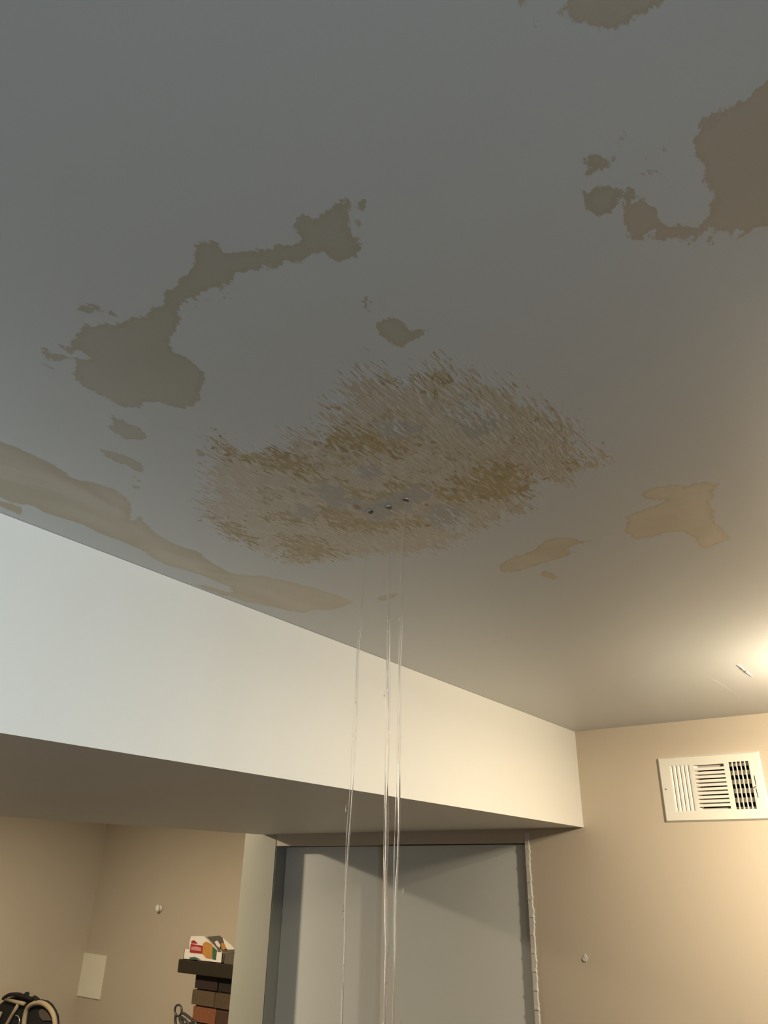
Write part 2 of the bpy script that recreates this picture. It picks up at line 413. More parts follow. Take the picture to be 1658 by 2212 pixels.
outer = px_list([(230,640),(330,650),(420,690),(500,690),(600,720),(720,730),(800,680),(770,600),(760,565),(850,580),(930,620),(1010,640),(1020,600),(1050,560),(1010,500),(1020,450),(1100,370),(1200,350),(1160,300),(1180,230),(1250,200),(1260,140),(1330,160),(1370,200),(1450,220),(1550,250)], *a5)
outer += px_list([(60,240),(180,170),(300,140),(350,75),(380,120),(440,180),(520,230),(600,160),(620,200),(600,260),(700,240),(800,290),(900,360),(1040,420),(1100,480),(1220,510),(1300,590),(1310,650),(1290,700),(1330,760),(1440,740),(1470,790),(1400,830),(1330,850),(1220,930),(1100,910),(980,930),(940,1000),(960,1100),(900,1150),(780,1170),(700,1220),(600,1290),(500,1340),(400,1370),(300,1400),(150,1440)], *a6)
outer += px_list([(1500,1450),(1300,1460),(1050,1490),(800,1530),(700,1500),(690,1430),(600,1450),(500,1420),(420,1350),(310,1310),(200,1220),(120,1120),(190,1050),(190,950),(160,830),(240,740)], *a5)
MAIN = [poly_px(outer)]
BARE = [
 poly_px([(450,430),(520,360),(600,400),(610,470),(560,490),(470,480)], *a6),
 poly_px([(540,570),(620,590),(690,560),(710,480),(640,510),(560,530)], *a6),
 poly_px([(-60,540),(30,520),(130,530),(150,560),(60,590),(0,600)], *a6),
 poly_px([(0,200),(120,200),(250,340),(400,400),(550,450),(700,450),(830,400),(1000,370),(1100,300),(1250,230),(1350,250),(1370,330),(1300,380),(1200,420),(1130,490),(1000,520),(930,520),(850,540),(800,620),(700,640),(600,560),(500,500),(340,430),(200,420),(60,330)], *a7),
 poly_px([(290,1110),(420,1120),(520,1210),(480,1290),(380,1260),(250,1180)], *a6),
 poly_px([(980,960),(1080,980),(1120,1060),(1190,1090),(1100,1100),(1000,1040)], *a5),
 poly_px([(1250,860),(1300,830),(1350,880),(1300,900)], *a5),
 poly_px([(810,1120),(850,1110),(880,1160),(840,1170)], *a5),
 poly_px([(360,640),(400,630),(470,690),(430,700)], *a5),
]
GOLD = [
 poly_px([(240,640),(340,660),(420,720),(560,720),(700,740),(850,790),(940,850),(1000,910),(1000,960),(900,930),(800,880),(640,850),(480,790),(360,740),(260,690)], *a5),
 poly_px([(1060,940),(1200,1000),(1330,1020),(1450,1010),(1600,980),(1740,1000),(1650,1040),(1500,1040),(1400,1090),(1300,1090),(1150,1050)], *a5),
 poly_px([(1020,640),(1100,560),(1250,560),(1400,560),(1500,600),(1600,560),(1658,620),(1550,700),(1400,740),(1250,700),(1100,700)], *a5),
 poly_px([(-50,960),(60,930),(200,950),(340,970),(400,1000),(500,900),(600,820),(720,760),(850,820),(980,930),(900,1030),(750,1050),(600,1040),(500,1080),(400,1100),(340,1050),(280,1000),(150,1000),(50,1020)], *a6),
 poly_px([(1000,1060),(1100,1080),(1180,1160),(1300,1180),(1500,1200),(1700,1180),(1760,1130),(1700,1230),(1560,1260),(1300,1290),(1100,1270),(1000,1200),(750,1230),(550,1180),(700,1170),(980,1150)], *a5),
 poly_px([(690,1330),(850,1320),(1000,1370),(1050,1450),(800,1500),(700,1450)], *a5),
 poly_px([(180,1180),(330,1230),(500,1340),(440,1370),(300,1300)], *a5),
]
SPARSE = [poly_px([(700,860),(760,820),(860,820),(960,790),(1030,840),(1080,870),(1240,930),(1290,990),(1200,1030),(1130,1080),(1080,1120),(940,1170),(700,1200),(600,1210),(480,1130),(450,1090),(520,1060),(500,960),(640,970),(720,1000),(720,930)])]
SPOT = [poly_px([(905,1046),(918,1044),(920,1052),(908,1054)]), poly_px([(941,1056),(956,1056),(957,1061),(944,1062)]),
        poly_px([(763,1091),(778,1091),(779,1098),(766,1099)]), poly_px([(912,1087),(926,1085),(932,1090),(918,1095)]),
        poly_px([(916,1133),(931,1132),(933,1137),(918,1139)]), poly_px([(955,1102),(963,1101),(962,1106),(956,1106)]),
        poly_px([(490,1151),(498,1154),(503,1160),(494,1157)]), poly_px([(1255,990),(1270,992),(1268,997),(1256,996)])]

def axis(lo, f0, f1, hi, step, coarse=0.35):
    a = list(np.arange(lo, f0, coarse)) + list(np.arange(f0, f1, step)) + list(np.arange(f1, hi, coarse)) + [hi]
    return np.array(a)
gx = axis(XW*S, 0.04, 2.50, (XE)*S, 0.006)
gy = axis(YS*S, -0.30, 1.07, (YN)*S, 0.006)
GX, GY = np.meshgrid(gx, gy, indexing='ij')
nx, ny = GX.shape
co = np.stack([GX.ravel(), GY.ravel(), np.full(nx*ny, ZCEIL*S+ZC)], 1)
I = np.arange(nx*ny).reshape(nx, ny)
quads = np.stack([I[:-1, :-1], I[:-1, 1:], I[1:, 1:], I[1:, :-1]], -1).reshape(-1, 4)
me = bpy.data.meshes.new('ceiling')
me.from_pydata([tuple(c) for c in co], [], [tuple(q) for q in quads.tolist()])
ceiling = bpy.data.objects.new('ceiling', me); COL.objects.link(ceiling)
tag(ceiling, 'white painted ceiling with brown water stains and a leaking patch', kind='structure')
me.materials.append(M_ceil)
xf, yf = GX.ravel(), GY.ravel()
for nm, group in (('patch_cm', PATCH), ('warm_cm', WARMP), ('band_cm', BAND), ('main_cm', MAIN), ('bare_cm', BARE), ('gold_cm', GOLD), ('pale_cm', PALE), ('sparse_cm', SPARSE), ('spot_cm', SPOT)):
    d = np.full(xf.shape, -40.0)
    for p in group: d = np.maximum(d, sdf(p, xf, yf))
    at = me.attributes.new(nm, 'FLOAT', 'POINT'); at.data.foreach_set('value', np.clip(d, -40, 40).astype(np.float32))

# slab above, so that the ceiling is not paper thin
bm = bmesh.new(); box(bm, (XW*S-.1, YS*S-.1, ZCEIL*S+ZC+0.002), (XE*S+.1, YN*S+.1, ZCEIL*S+ZC+0.12))
slab = obj('ceiling_slab', bm, M_white, ceiling)

# raised paint wrinkle and hairline seam at the lit side of the ceiling
def ceil_line(name, pts, r, label):
    q = [pw(on(x, y, 2, ZCEIL)) for x, y in pts]
    q = catmull(q, 6); n = len(q)
    bm = bmesh.new(); tube(bm, q, [r*max(0.15, math.sin(math.pi*i/(n-1))**0.5) for i in range(n)], 8)
    o = obj(name, bm, M_wrk, ceiling, True); o['label'] = label; return o
ceil_line('paint_wrinkle', [(1591,1436),(1599,1440),(1608,1449),(1626,1463)], 0.0022, 'short raised wrinkle in the ceiling paint')
ceil_line('hairline_seam', [(1531,1464),(1553,1476),(1580,1494),(1602,1511)], 0.0003, 'faint hairline seam in the ceiling paint')

# ------------------------------------------------------------------ walls
def struct(name, bm, mat, label=None):
    o = obj(name, bm, mat); tag(o, label, kind='structure'); return o

def wall_x(bm, x0, x1, ya, yb, za, zb, holes):   # wall in a plane X = const with rectangular openings
    ys = sorted({ya, yb, *[h[0] for h in holes], *[h[1] for h in holes]})
    zs = sorted({za, zb, *[h[2] for h in holes], *[h[3] for h in holes]})
    for y0, y1 in zip(ys, ys[1:]):
        for z0, z1 in zip(zs, zs[1:]):
            my, mz = (y0+y1)/2, (z0+z1)/2
            if any(h[0] < my < h[1] and h[2] < mz < h[3] for h in holes): continue
            ubox(bm, (x0, y0, z0), (x1, y1, z1))

# register geometry (on the end wall)
RY0, RY1, RZ0, RZ1 = 1.012, 1.640, 0.378, 0.778
bm = bmesh.new()
wall_x(bm, X0, X0+T, YS, DY1, ZFL, ZCEIL, [(DY0, DY1, ZFL, DT), (RY0+.05, RY1-.06, RZ0+.05, RZ1-.05)])
struct('wall_right', bm, M_beige, 'beige end wall holding the air register and closet opening')

bm = bmesh.new(); ubox(bm, (X0-0.004, DY1, ZFL), (XE, PY1, ZCEIL))
struct('wall_partition', bm, M_post, 'cream end of the partition left of the grey closet doors')
bm = bmesh.new(); ubox(bm, (XE, PY1-.1, ZFL), (XE+T, YN+T, ZCEIL))
struct('wall_far', bm, M_tan2, 'tan wall with the white knob beside the brick fireplace')
bm = bmesh.new(); ubox(bm, (XW, YN, ZFL), (XE, YN+T, ZCEIL))
struct('wall_left', bm, M_tan2, 'tan wall left of the corner with the pale panel')
bm = bmesh.new()
WX0, WX1, WZ0, WZ1 = -2.2, 0.4, -1.1, 0.9
for a, b in (((XW, ZFL), (WX0, ZCEIL)), ((WX1, ZFL), (X0+T, ZCEIL)), ((WX0, ZFL), (WX1, WZ0)), ((WX0, WZ1), (WX1, ZCEIL))):
    ubox(bm, (a[0], YS-T, a[1]), (b[0], YS, b[1]))
struct('wall_front', bm, M_offside)
bm = bmesh.new(); ubox(bm, (XW-T, YS-T, ZFL), (XW, YN+T, ZCEIL))
struct('wall_back', bm, M_offside)
bm = bmesh.new(); ubox(bm, (XW-T, YS-T, ZFL-.2), (XE+T, YN+T, ZFL))
struct('floor', bm, M_floor)
# window in the wall behind the camera
wn = empty('window_1', P(-0.9, YS-.1, WZ0)); tag(wn, kind='structure')
bm = bmesh.new()
for a, b in (((WX0, WZ0), (WX0+.08, WZ1)), ((WX1-.08, WZ0), (WX1, WZ1)), ((WX0, WZ0), (WX1, WZ0+.08)), ((WX0, WZ1-.08), (WX1, WZ1)), ((-.94, WZ0), (-.86, WZ1))):
    ubox(bm, (a[0], YS-.20, a[1]), (b[0], YS-.12, b[1]))
obj('window_frame', bm, M_trim, wn)
# closet interior
bm = bmesh.new()
ubox(bm, (X0+T+.9, DY0-.3, ZFL), (X0+T+1.0, DY1, ZCEIL)); ubox(bm, (X0+T, DY0-.4, ZFL), (X0+T+1.0, DY0-.3, ZCEIL))
struct('wall_closet', bm, M_tan2)

# soffit: boxed beam along X, back edge a little out of parallel
bm = bmesh.new()
ybE, ybW = 5.235, 5.56+ (5.56-5.30)/(5.26-2.95)*(2.95-XW)
ybE = 5.245
def yb(x): return 5.245 + (5.26-x)*(5.545-5.245)/(5.26-2.955)
yw = yb(XW)
lo = [P(XW, YF, ZB), P(X0, YF, ZB), P(X0, yb(X0), ZB), P(XW, yw, ZB)]
hi = [P(XW, YF, ZCEIL-.001), P(X0, YF, ZCEIL-.001), P(X0, yb(X0), ZCEIL-.001), P(XW, yw, ZCEIL-.001)]
hexa(bm, lo, hi)
struct('wall_soffit', bm, M_white, 'white boxed soffit crossing below the stained ceiling')

# ------------------------------------------------------------------ closet doors, jamb, casing
def add_door(name, x, y0, y1, z1, label):
    bm = bmesh.new(); ubox(bm, (x, y0, ZFL+.03), (x+.06, y1, z1))
    o = obj(name, bm, M_door, None, False, 0.0015); tag(o, label, kind='structure'); return o
add_door('door_1', X0+.035, DY0+.012, 3.93, DT-.006, 'grey sliding closet door on the right, in front of the other')
add_door('door_2', X0+.125, 3.80, DY1-.012, DT-.004, 'grey sliding closet door on the left, set back behind the other')
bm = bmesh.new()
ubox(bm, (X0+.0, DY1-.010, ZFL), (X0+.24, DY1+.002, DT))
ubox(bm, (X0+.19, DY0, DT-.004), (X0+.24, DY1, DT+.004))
struct('trim_1', bm, M_jamb, 'left jamb of the closet opening, shade painted in as dark grey')
# casing strip with ragged caulk edge at the right of the opening
random.seed(4)
bm = bmesh.new()
zs = np.linspace(ZFL, 0.335, 260); ya = DY0-.000; prev = None
left = []; right = []
for z in zs:
    r = 0.034 + random.uniform(-.003, .003) + (0.007 if random.random() < .12 else 0)
    left.append((ya, z)); right.append((ya-r, z))
for i in range(len(zs)-1):
    th = 0.009 + (0.004 if i % 7 == 0 else 0)
    b = [P(X0-th, left[i][0], zs[i]), P(X0-th, right[i][0]+.006, zs[i]), P(X0-th, right[i+1][0]+.006, zs[i+1]), P(X0-th, left[i+1][0], zs[i+1])]
    t_ = [P(X0+.002, left[i][0], zs[i]), P(X0+.002, right[i][0], zs[i]), P(X0+.002, right[i+1][0], zs[i+1]), P(X0+.002, left[i+1][0], zs[i+1])]
    hexa(bm, b, t_)
struct('trim_2', bm, M_trim, 'narrow white casing with ragged caulk edge right of the closet doors')

# ------------------------------------------------------------------ air register
cY = (RY0+RY1)/2
reg = empty('air_register', P(X0, cY, (RZ0+RZ1)/2), 'white metal air register high on the beige wall', 'air vent')
def U_(px, py):
    q = on(px, py, 0, X0-.02); return q[1], q[2]
def zpx(sx, sy): return (1360+sx/5.564, 1560+sy/5.564)
# openings, in wall coordinates
def rect(a, b, c, d):        # four zoomed corners TL TR BL BR -> y0,y1,z0,z1
    q = [U_(*zpx(*p)) for p in (a, b, c, d)]
    y1 = (q[0][0]+q[2][0])/2; y0 = (q[1][0]+q[3][0])/2
    z1 = (q[0][1]+q[1][1])/2; z0 = (q[2][1]+q[3][1])/2
    return y0, y1, z0, z1
g1 = rect((470, 525), (715, 510), (545, 1078), (790, 1068))
g2 = rect((765, 500), (1130, 485), (835, 1060), (1205, 1045))
g3 = rect((1180, 485), (1430, 470), (1268, 1050), (1525, 1040))
zT = (g1[3]+g2[3]+g3[3])/3; zB_ = (g1[2]+g2[2]+g3[2])/3
g1 = (g1[0], g1[1], zB_, zT); g2 = (g2[0], g2[1], zB_+.006, zT-.006); g3 = (g3[0], g3[1], zB_, zT)
XP = X0-.018                 # front of the register face
bm = bmesh.new()
wall_x(bm, XP, XP+.008, RY0+.011, RY1-.011, RZ0+.011, RZ1-.011, [g1, g2, g3])
# sloped rim
def rimq(a0, b0, a1, b1):
    hexa(bm, [P(XP, *a0), P(XP, *b0), P(X0, *b1), P(X0, *a1)], [P(XP+.006, *a0), P(XP+.006, *b0), P(X0+.001, *b1), P(X0+.001, *a1)])
i_ = [(RY0+.011, RZ0+.011), (RY1-.011, RZ0+.011), (RY1-.011, RZ1-.011), (RY0+.011, RZ1-.011)]
o_ = [(RY0, RZ0), (RY1, RZ0), (RY1, RZ1), (RY0, RZ1)]
for k in range(4): rimq(i_[k], i_[(k+1) % 4], o_[k], o_[(k+1) % 4])
obj('face_plate', bm, M_reg, reg)
# louvres
def vslats(g, n, ang, wd, thick=.005, skip=-1):
    y0, y1, z0, z1 = g; pitch = (y1-y0)/n; dx = wd*math.cos(ang); dy = wd*math.sin(ang)
    for k in range(n+1):
        yc = y0 + k*pitch
        if k == skip: continue
        bm = bmesh.new()
        a = (XP+.002, yc); b = (XP+.002+dx, yc+dy)
        hexa(bm, [P(a[0], a[1]-thick, z0), P(a[0], a[1]+thick, z0), P(b[0], b[1]+thick, z0), P(b[0], b[1]-thick, z0)],
                 [P(a[0], a[1]-thick, z1), P(a[0], a[1]+thick, z1), P(b[0], b[1]+thick, z1), P(b[0], b[1]-thick, z1)])
        obj('louver', bm, M_reg, reg)
vslats(g1, 5, math.radians(-52), .045, .006)
n2 = 11; y0, y1, z0, z1 = g2; pt = (z1-z0)/n2
for k in range(1, n2):
    zc = z0 + k*pt; bm = bmesh.new()
    hexa(bm, [P(XP+.000, y0, zc-.009), P(XP+.000, y1, zc-.009), P(XP+.000, y1, zc+.007), P(XP+.000, y0, zc+.007)],
             [P(XP+.016, y0, zc-.006), P(XP+.016, y1, zc-.006), P(XP+.016, y1, zc-.001), P(XP+.016, y0, zc-.001)])
    obj('louver', bm, M_reg, reg)
vslats(g3, 5, math.radians(20), .014, .0035)
# duct and damper blades behind
bm = bmesh.new()
ya_, yb_, za_, zb_ = RY0+.055, RY1-.065, RZ0+.055, RZ1-.055
ubox(bm, (X0+.16, ya_, za_), (X0+.17, yb_, zb_))
for a, b in (((ya_, za_), (yb_, za_+.006)), ((ya_, zb_-.006), (yb_, zb_)), ((ya_, za_), (ya_+.006, zb_)), ((yb_-.006, za_), (yb_, zb_))):
    ubox(bm, (X0-.004, a[0], a[1]), (X0+.17, b[0], b[1]))
obj('duct_sleeve', bm, M_dark, reg)
for k in range(6):
    zc = zT - (k+.12)*(zT-zB_)/5.2; bm = bmesh.new()
    hexa(bm, [P(X0+.016, g3[0]-.03, zc-.015), P(X0+.016, g1[1], zc-.015), P(X0+.022, g1[1], zc-.015), P(X0+.022, g3[0]-.03, zc-.015)],
             [P(X0+.006, g3[0]-.03, zc+.011), P(X0+.006, g1[1], zc+.011), P(X0+.012, g1[1], zc+.011), P(X0+.012, g3[0]-.03, zc+.011)])
    o = obj('damper_blade', bm, M_damper, reg); o['label'] = 'grey metal damper blade'
# lever in its slot, screws
def u3(sx, sy, dx=0): y, z = U_(*zpx(sx, sy)); return P(XP-dx, y, z)
bm = bmesh.new()
for (a, b) in (((1490, 640), (1512, 755)), ((1512, 795), (1540, 908))):
    p, q = u3(*a), u3(*b)
    tube(bm, [p, q], 0.0011, 6)
s_ = obj('lever_slot', bm, M_dark, reg)
bm = bmesh.new(); tube(bm, [u3(1495, 785, .0), u3(1520, 775, .02), u3(1556, 765, .035)], [.0022, .002, .0022], 8)
obj('lever', bm, M_reg, reg, True)
for sx, sy in ((430, 806),):
    bm = bmesh.new(); c = u3(sx, sy, -.002); ball(bm, c, .0032, (.5, 1, 1), 12)
    bx = c - Vector((.0016, 0, 0)); tube(bm, [bx+Vector((0, -.0025, 0)), bx+Vector((0, .0025, 0))], .0005, 6)
    obj('screw', bm, M_metal, reg, True)
# paint chip lower on the wall
bm = bmesh.new()
pts = [pw(on(1080+x/7.536, 1990+y/7.536, 0, X0-.006)) for x, y in ((1375, 535), (1412, 590), (1398, 655), (1360, 655), (1332, 620), (1345, 590))]
plate(bm, pts, .004)
tag(obj('wall_patch', bm, M_trim), 'tiny white spackle patch on the beige wall below the register', 'wall patch')

# ------------------------------------------------------------------ second room: knob, panel, fireplace
XK = XE
c = on(348, 1962, 0, XK)
kn = empty('knob', pw(c), 'small round white knob on the tan wall above the mantel', 'knob')
bm = bmesh.new(); cc = pw(c); tube(bm, [cc, cc-Vector((.012, 0, 0)), cc-Vector((.022, 0, 0))], [.020, .018, .012], 20)
obj('collar', bm, M_knob, kn, True)
bm = bmesh.new(); ball(bm, cc-Vector((.030, 0, 0)), .019, (.7, 1, 1.15)); obj('cap', bm, M_knob, kn, True)

pts = [pw(on(x, y, 0, XK-.02)) for x, y in ((180, 2057.5), (228.5, 2065), (213.5, 2159.5), (160.5, 2150))]
bm = bmesh.new(); plate(bm, pts, .0094)
tag(obj('wall_panel', bm, M_panel, None, False, .001), 'pale rectangular panel mounted on the tan wall at the corner', 'panel')

XM = 6.98                   # front of the mantel
def m2(x, y): return (340+x/8.29, 1980+y/8.29)
mtl = on(*m2(375, 782), 0, XM); mbl = on(*m2(352, 1022), 0, XM); mtr = on(*m2(1340, 845), 0, XM)
ZMT = (mtl[2]+mtr[2])/2; ZMB = ZMT-(mtl[2]-mbl[2]); YM = (mtl[1]+mbl[1])/2
bm = bmesh.new(); ubox(bm, (XM, PY1+.0, ZMB), (XE-.004, YM, ZMT))
mant = obj('mantel_shelf', bm, M_mantel, None, False, .003)
tag(mant, 'thick dark wood mantel shelf on top of the brick fireplace', 'mantel')
# brick fireplace
XBk = XM+.10
bm = bmesh.new(); cl = bm.faces.layers.float_color.new('brick_color') if hasattr(bm.faces.layers, 'float_color') else None
lay = bm.loops.layers.float_color.new('brick_color')
ye = on(*m2(655, 1100), 0, XBk)[1]
pitch = 0.163
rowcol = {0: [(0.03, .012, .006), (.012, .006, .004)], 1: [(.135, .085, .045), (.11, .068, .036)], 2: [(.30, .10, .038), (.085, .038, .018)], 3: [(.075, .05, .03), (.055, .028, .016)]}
pal = [(.13, .08, .045), (.24, .09, .04), (.06, .03, .02), (.18, .10, .06), (.10, .05, .03)]
random.seed(7)
z = ZMB; r = 0
def bbox_c(a, b, col):
    for f in ubox(bm, a, b):
        for lp in f.loops: lp[lay] = (*col, 1)
while z > ZFL+.02:
    z0 = max(z-pitch, ZFL); y = ye + random.uniform(-.012, .012)*1.5 + (.015 if r % 2 else -.02); k = 0
    bl = .40
    while y > PY1+.02:
        y2 = max(y-bl, PY1+.001)
        col = rowcol[r][k] if r in rowcol and k < 2 else random.choice(pal)
        bbox_c((XBk+random.uniform(0, .012), y2+.014, z0+.016), (XE-.004, y-.0, z-.002), col)
        y = y2; k += 1
    z -= pitch; r += 1
bbox_c((XBk+.03, PY1+.001, ZFL), (XE-.004, ye-.05, ZMB), (.045, .03, .02))
tag(obj('brick_fireplace', bm, M_brick), 'brown and orange brick fireplace standing behind the partition', 'fireplace')

# cartons on the mantel
XCt = XM+.03
def mp(x, y, X=None):
    q = on(*m2(x, y), 0, X if X is not None else XCt); return q
def face_print(name, parent, mat, pts, X, th=.0010, label=None):
    bm = bmesh.new(); plate(bm, [pw(mp(x, y, X)) for x, y in pts], th)
    o = obj(name, bm, mat, parent)
    if label: o['label'] = label
    return o
a = mp(480, 600); b_ = mp(1165, 650); hT = (mp(480, 590)[2]-mp(470, 778)[2])
y1c, y0c = a[1], b_[1]; zt = ZMT
tray = empty('open_carton', P(XCt, (y0c+y1c)/2, ZMT), 'open white food carton with red and orange print on the mantel', 'box')
th = .008
bm = bmesh.new(); d_ = .30
ubox(bm, (XCt, y0c, zt), (XCt+th, y1c, zt+hT))
ubox(bm, (XCt, y0c, zt), (XCt+d_, y1c, zt+th))
ubox(bm, (XCt, y0c, zt), (XCt+d_, y0c+th, zt+hT))
ubox(bm, (XCt, y1c-th, zt), (XCt+d_, y1c, zt+hT))
ubox(bm, (XCt+d_-th, y0c, zt), (XCt+d_, y1c, zt+hT))
obj('carton_body', bm, M_card, tray)
XI = XCt-.006
def clampz(pts, X):          # keep prints above the shelf
    return pts
face_print('raised_flap', tray, M_card, [(575, 640), (570, 460), (600, 350), (830, 348), (1075, 600), (1060, 700)], XCt+.001, .0015, 'white carton flap standing up')
face_print('printed_label', tray, M_red, [(595, 490), (810, 520), (795, 665), (575, 640)], XI, .0008, 'red printed band')
face_print('printed_label', tray, M_red, [(610, 430), (660, 425), (720, 480), (600, 478)], XI, .0008, 'red printed band')
face_print('printed_script', tray, M_pink, [(605, 540), (700, 535), (780, 560), (780, 620), (700, 610), (600, 595)], XI-.004, .0006, 'pink lettering on the red band')
face_print('printed_picture', tray, M_orange, [(815, 480), (870, 445), (960, 490), (985, 560), (980, 760), (900, 745), (860, 735), (800, 665)], XI, .0008, 'orange food picture')
face_print('printed_strip', tray, M_green, [(985, 530), (1060, 600), (1040, 775), (980, 762)], XI, .0008, 'dark green printed strip')
face_print('printed_strip', tray, M_green, [(560, 735), (660, 720), (770, 765), (700, 772), (580, 755)], XI, .0008, 'thin green printed strip')
# second carton, behind and to the right; its grey paints in shade
c2 = empty('shade_grey_carton', P(XCt+.12, mp(1270, 700)[1], ZMT), 'carton with shade painted in as grey and torn white flaps right of the printed carton', 'box')
bm = bmesh.new()
q0 = mp(1175, 640, XCt+.0); q1 = mp(1378, 640, XCt+.0)
ubox(bm, (XCt+.02, q1[1]-.10, ZMT), (XCt+.30, q0[1]-.012, ZMT+hT*.95)); obj('carton_body', bm, M_cardg, c2)
def tri(name, parent, mat, pts, X0_, X1_, label=None):   # leaning flap: first half of pts at X0_, others at X1_
    bm = bmesh.new(); n = len(pts)
    f = [pw(mp(x, y, X0_ if i < n//2 else X1_)) for i, (x, y) in enumerate(pts)]
    hexa(bm, f, [p+Vector((.0015, 0, .001)) for p in f]); o = obj(name, bm, mat, parent)
    if label: o['label'] = label
face_print('inner_flap', c2, M_cardg, [(880, 362), (1110, 340), (1160, 380), (1240, 600), (1100, 600)], XCt+.10, .0015, 'inner flap with shade painted in as grey')
face_print('torn_flap', c2, M_card, [(1165, 378), (1330, 520), (1385, 590), (1250, 590), (1200, 500)], XCt+.085, .0015, 'white torn flap')
face_print('torn_flap', c2, M_card, [(1020, 450), (1070, 430), (1130, 520), (1110, 560), (1060, 520)], XCt+.085, .0015, 'white torn flap')
face_print('wrapper', c2, M_orange, [(1140, 470), (1190, 480), (1230, 570), (1180, 600), (1140, 560)], XCt+.08, .0015, 'ochre wrapper inside the carton')

# iron stand with a ring handle in front of the bricks
XI2 = XM-.22
base = mp(480, 1700, XI2)
iron = empty('fireplace_stand', P(XI2, base[1], ZFL), 'black iron fireplace stand with a ring handle before the bricks', 'fireplace tool')
ring = []
for k in range(25):
    an = 2*math.pi*k/24; ring.append(pw(mp(372+62*math.cos(an), 1680+100*math.sin(an), XI2)))
bm = bmesh.new(); tube(bm, ring, .0055, 8, False); obj('ring_handle', bm, M_iron, iron, True)
def pz(x, y, dx=0): return pw(mp(x, y, XI2+dx))
bm = bmesh.new()
tube(bm, catmull([pz(420, 1720), pz(480, 1740), pz(560, 1800), pz(620, 1850), pz(680, 1900), pz(720, 1990)], 6), .007, 8)
tube(bm, catmull([pz(330, 1760), pz(318, 1840), pz(330, 1960), pz(360, 2060), pz(420, 2160)], 6), .007, 8)
tube(bm, catmull([pz(400, 1790), pz(410, 1860), pz(450, 1940), pz(520, 2040)], 6), .008, 8)
tube(bm, catmull([pz(430, 1800), pz(500, 1850), pz(560, 1930), pz(600, 2040)], 6), .006, 8)
tube(bm, catmull([pz(470, 1840), pz(440, 1880), pz(470, 1930), pz(520, 1910), pz(510, 1860), pz(470, 1840)], 6), .004, 8)
obj('scroll_arms', bm, M_iron, iron, True)
bm = bmesh.new(); bs = P(XI2, base[1]-.12, ZFL)
tube(bm, [pz(400, 1790), pw(mp(520, 2040, XI2)), bs+Vector((0, 0, .02))], .008, 10)
for k in range(3):
    an = 2*math.pi*k/3+.4
    tube(bm, [bs+Vector((0, 0, .09)), bs+Vector((.07*math.cos(an), .07*math.sin(an), .07)), bs+Vector((.12*math.cos(an), .12*math.sin(an), .006))], .006, 8)
obj('stem', bm, M_iron, iron, True)

# ------------------------------------------------------------------ carrier bag at the lower left, on a stool
XB = 5.75
def b5(x, y, X=XB): return on(x/8.29, 2080+y/8.29, 0, X)
def bz(x, y, X=XB): return pw(b5(x, y, X))
ctr = b5(400, 1000)
ztop = b5(600, 640)[2]; zb0 = (0.47-ZC)/S
bag = empty('carrier_bag', P(XB+.25, ctr[1], zb0), 'black carrier bag with tan piping and arched front at lower left', 'bag')
yR = b5(1060, 1000)[1]; yL = yR + 1.05
bm = bmesh.new()
# body outline (YZ), arched top, extruded in X
out = []
arch = [(1055, 1100), (1040, 960), (1000, 860), (930, 750), (850, 690), (740, 665), (600, 670), (480, 640), (300, 600), (120, 640), (20, 720), (-200, 900), (-300, 1100)]
arch_w = [Vector(bz(x, y)) for x, y in arch]
yl_, yr_ = arch_w[-1].y, arch_w[0].y
outl = arch_w + [Vector((arch_w[0].x, yl_, zb0*S+ZC+.02)), Vector((arch_w[0].x, yr_, zb0*S+ZC+.02))]
bd = Vector((.07, .10, 0))
hexa(bm, outl, [p+bd+Vector((0, 0, -.01)) for p in outl])
obj('bag_body', bm, M_bag, bag, False, .012)
bm = bmesh.new()
pa = catmull([bz(420, 1250, XB-.02), bz(440, 1000, XB-.02), bz(490, 820, XB-.02), bz(590, 735, XB-.02), bz(720, 715, XB-.02), bz(830, 760, XB-.02), bz(920, 860, XB-.02), bz(975, 1000, XB-.02), bz(1000, 1250, XB-.02)], 6)
tube(bm, pa, .0125, 10, True); obj('front_piping', bm, M_pipe, bag, True)
bm = bmesh.new()
tube(bm, [bz(90, 650, XB-.02), bz(250, 690, XB-.02), bz(440, 735, XB-.02)], [.007, .009, .010], 8)
tube(bm, [bz(330, 740, XB-.02), bz(230, 910, XB-.02), bz(120, 1100, XB-.02), bz(60, 1250, XB-.02)], .0095, 8)
tube(bm, [bz(20, 880, XB-.02), bz(-30, 1000, XB-.02), bz(-60, 1250, XB-.02)], .008, 8)
obj('side_strap', bm, M_pipe, bag, True)
bm = bmesh.new()
tube(bm, catmull([bz(60, 640, XB-.02), bz(160, 575, XB-.02), bz(320, 565, XB-.02), bz(440, 600, XB-.02), bz(560, 640, XB-.02), bz(620, 620, XB-.02), bz(680, 665, XB-.02)], 6), .010, 8)
ball(bm, bz(480, 560, XB-.01), .014, (1, 1.1, .8)); obj('carry_handle', bm, M_bag, bag, True)
bm = bmesh.new(); plate(bm, [bz(x, y, XB-.012) for x, y in ((690, 860), (740, 825), (810, 840), (880, 920), (915, 1030), (760, 1030), (710, 970))], .004)
o = obj('mesh_window', bm, M_mesh, bag); o['label'] = 'brownish mesh window'
bm = bmesh.new(); tube(bm, catmull([bz(280, 940, XB-.015), bz(330, 960, XB-.015), bz(350, 1040, XB-.015), bz(330, 1150, XB-.015)], 5), .004, 8)
obj('zip_pull', bm, M_metal, bag, True)
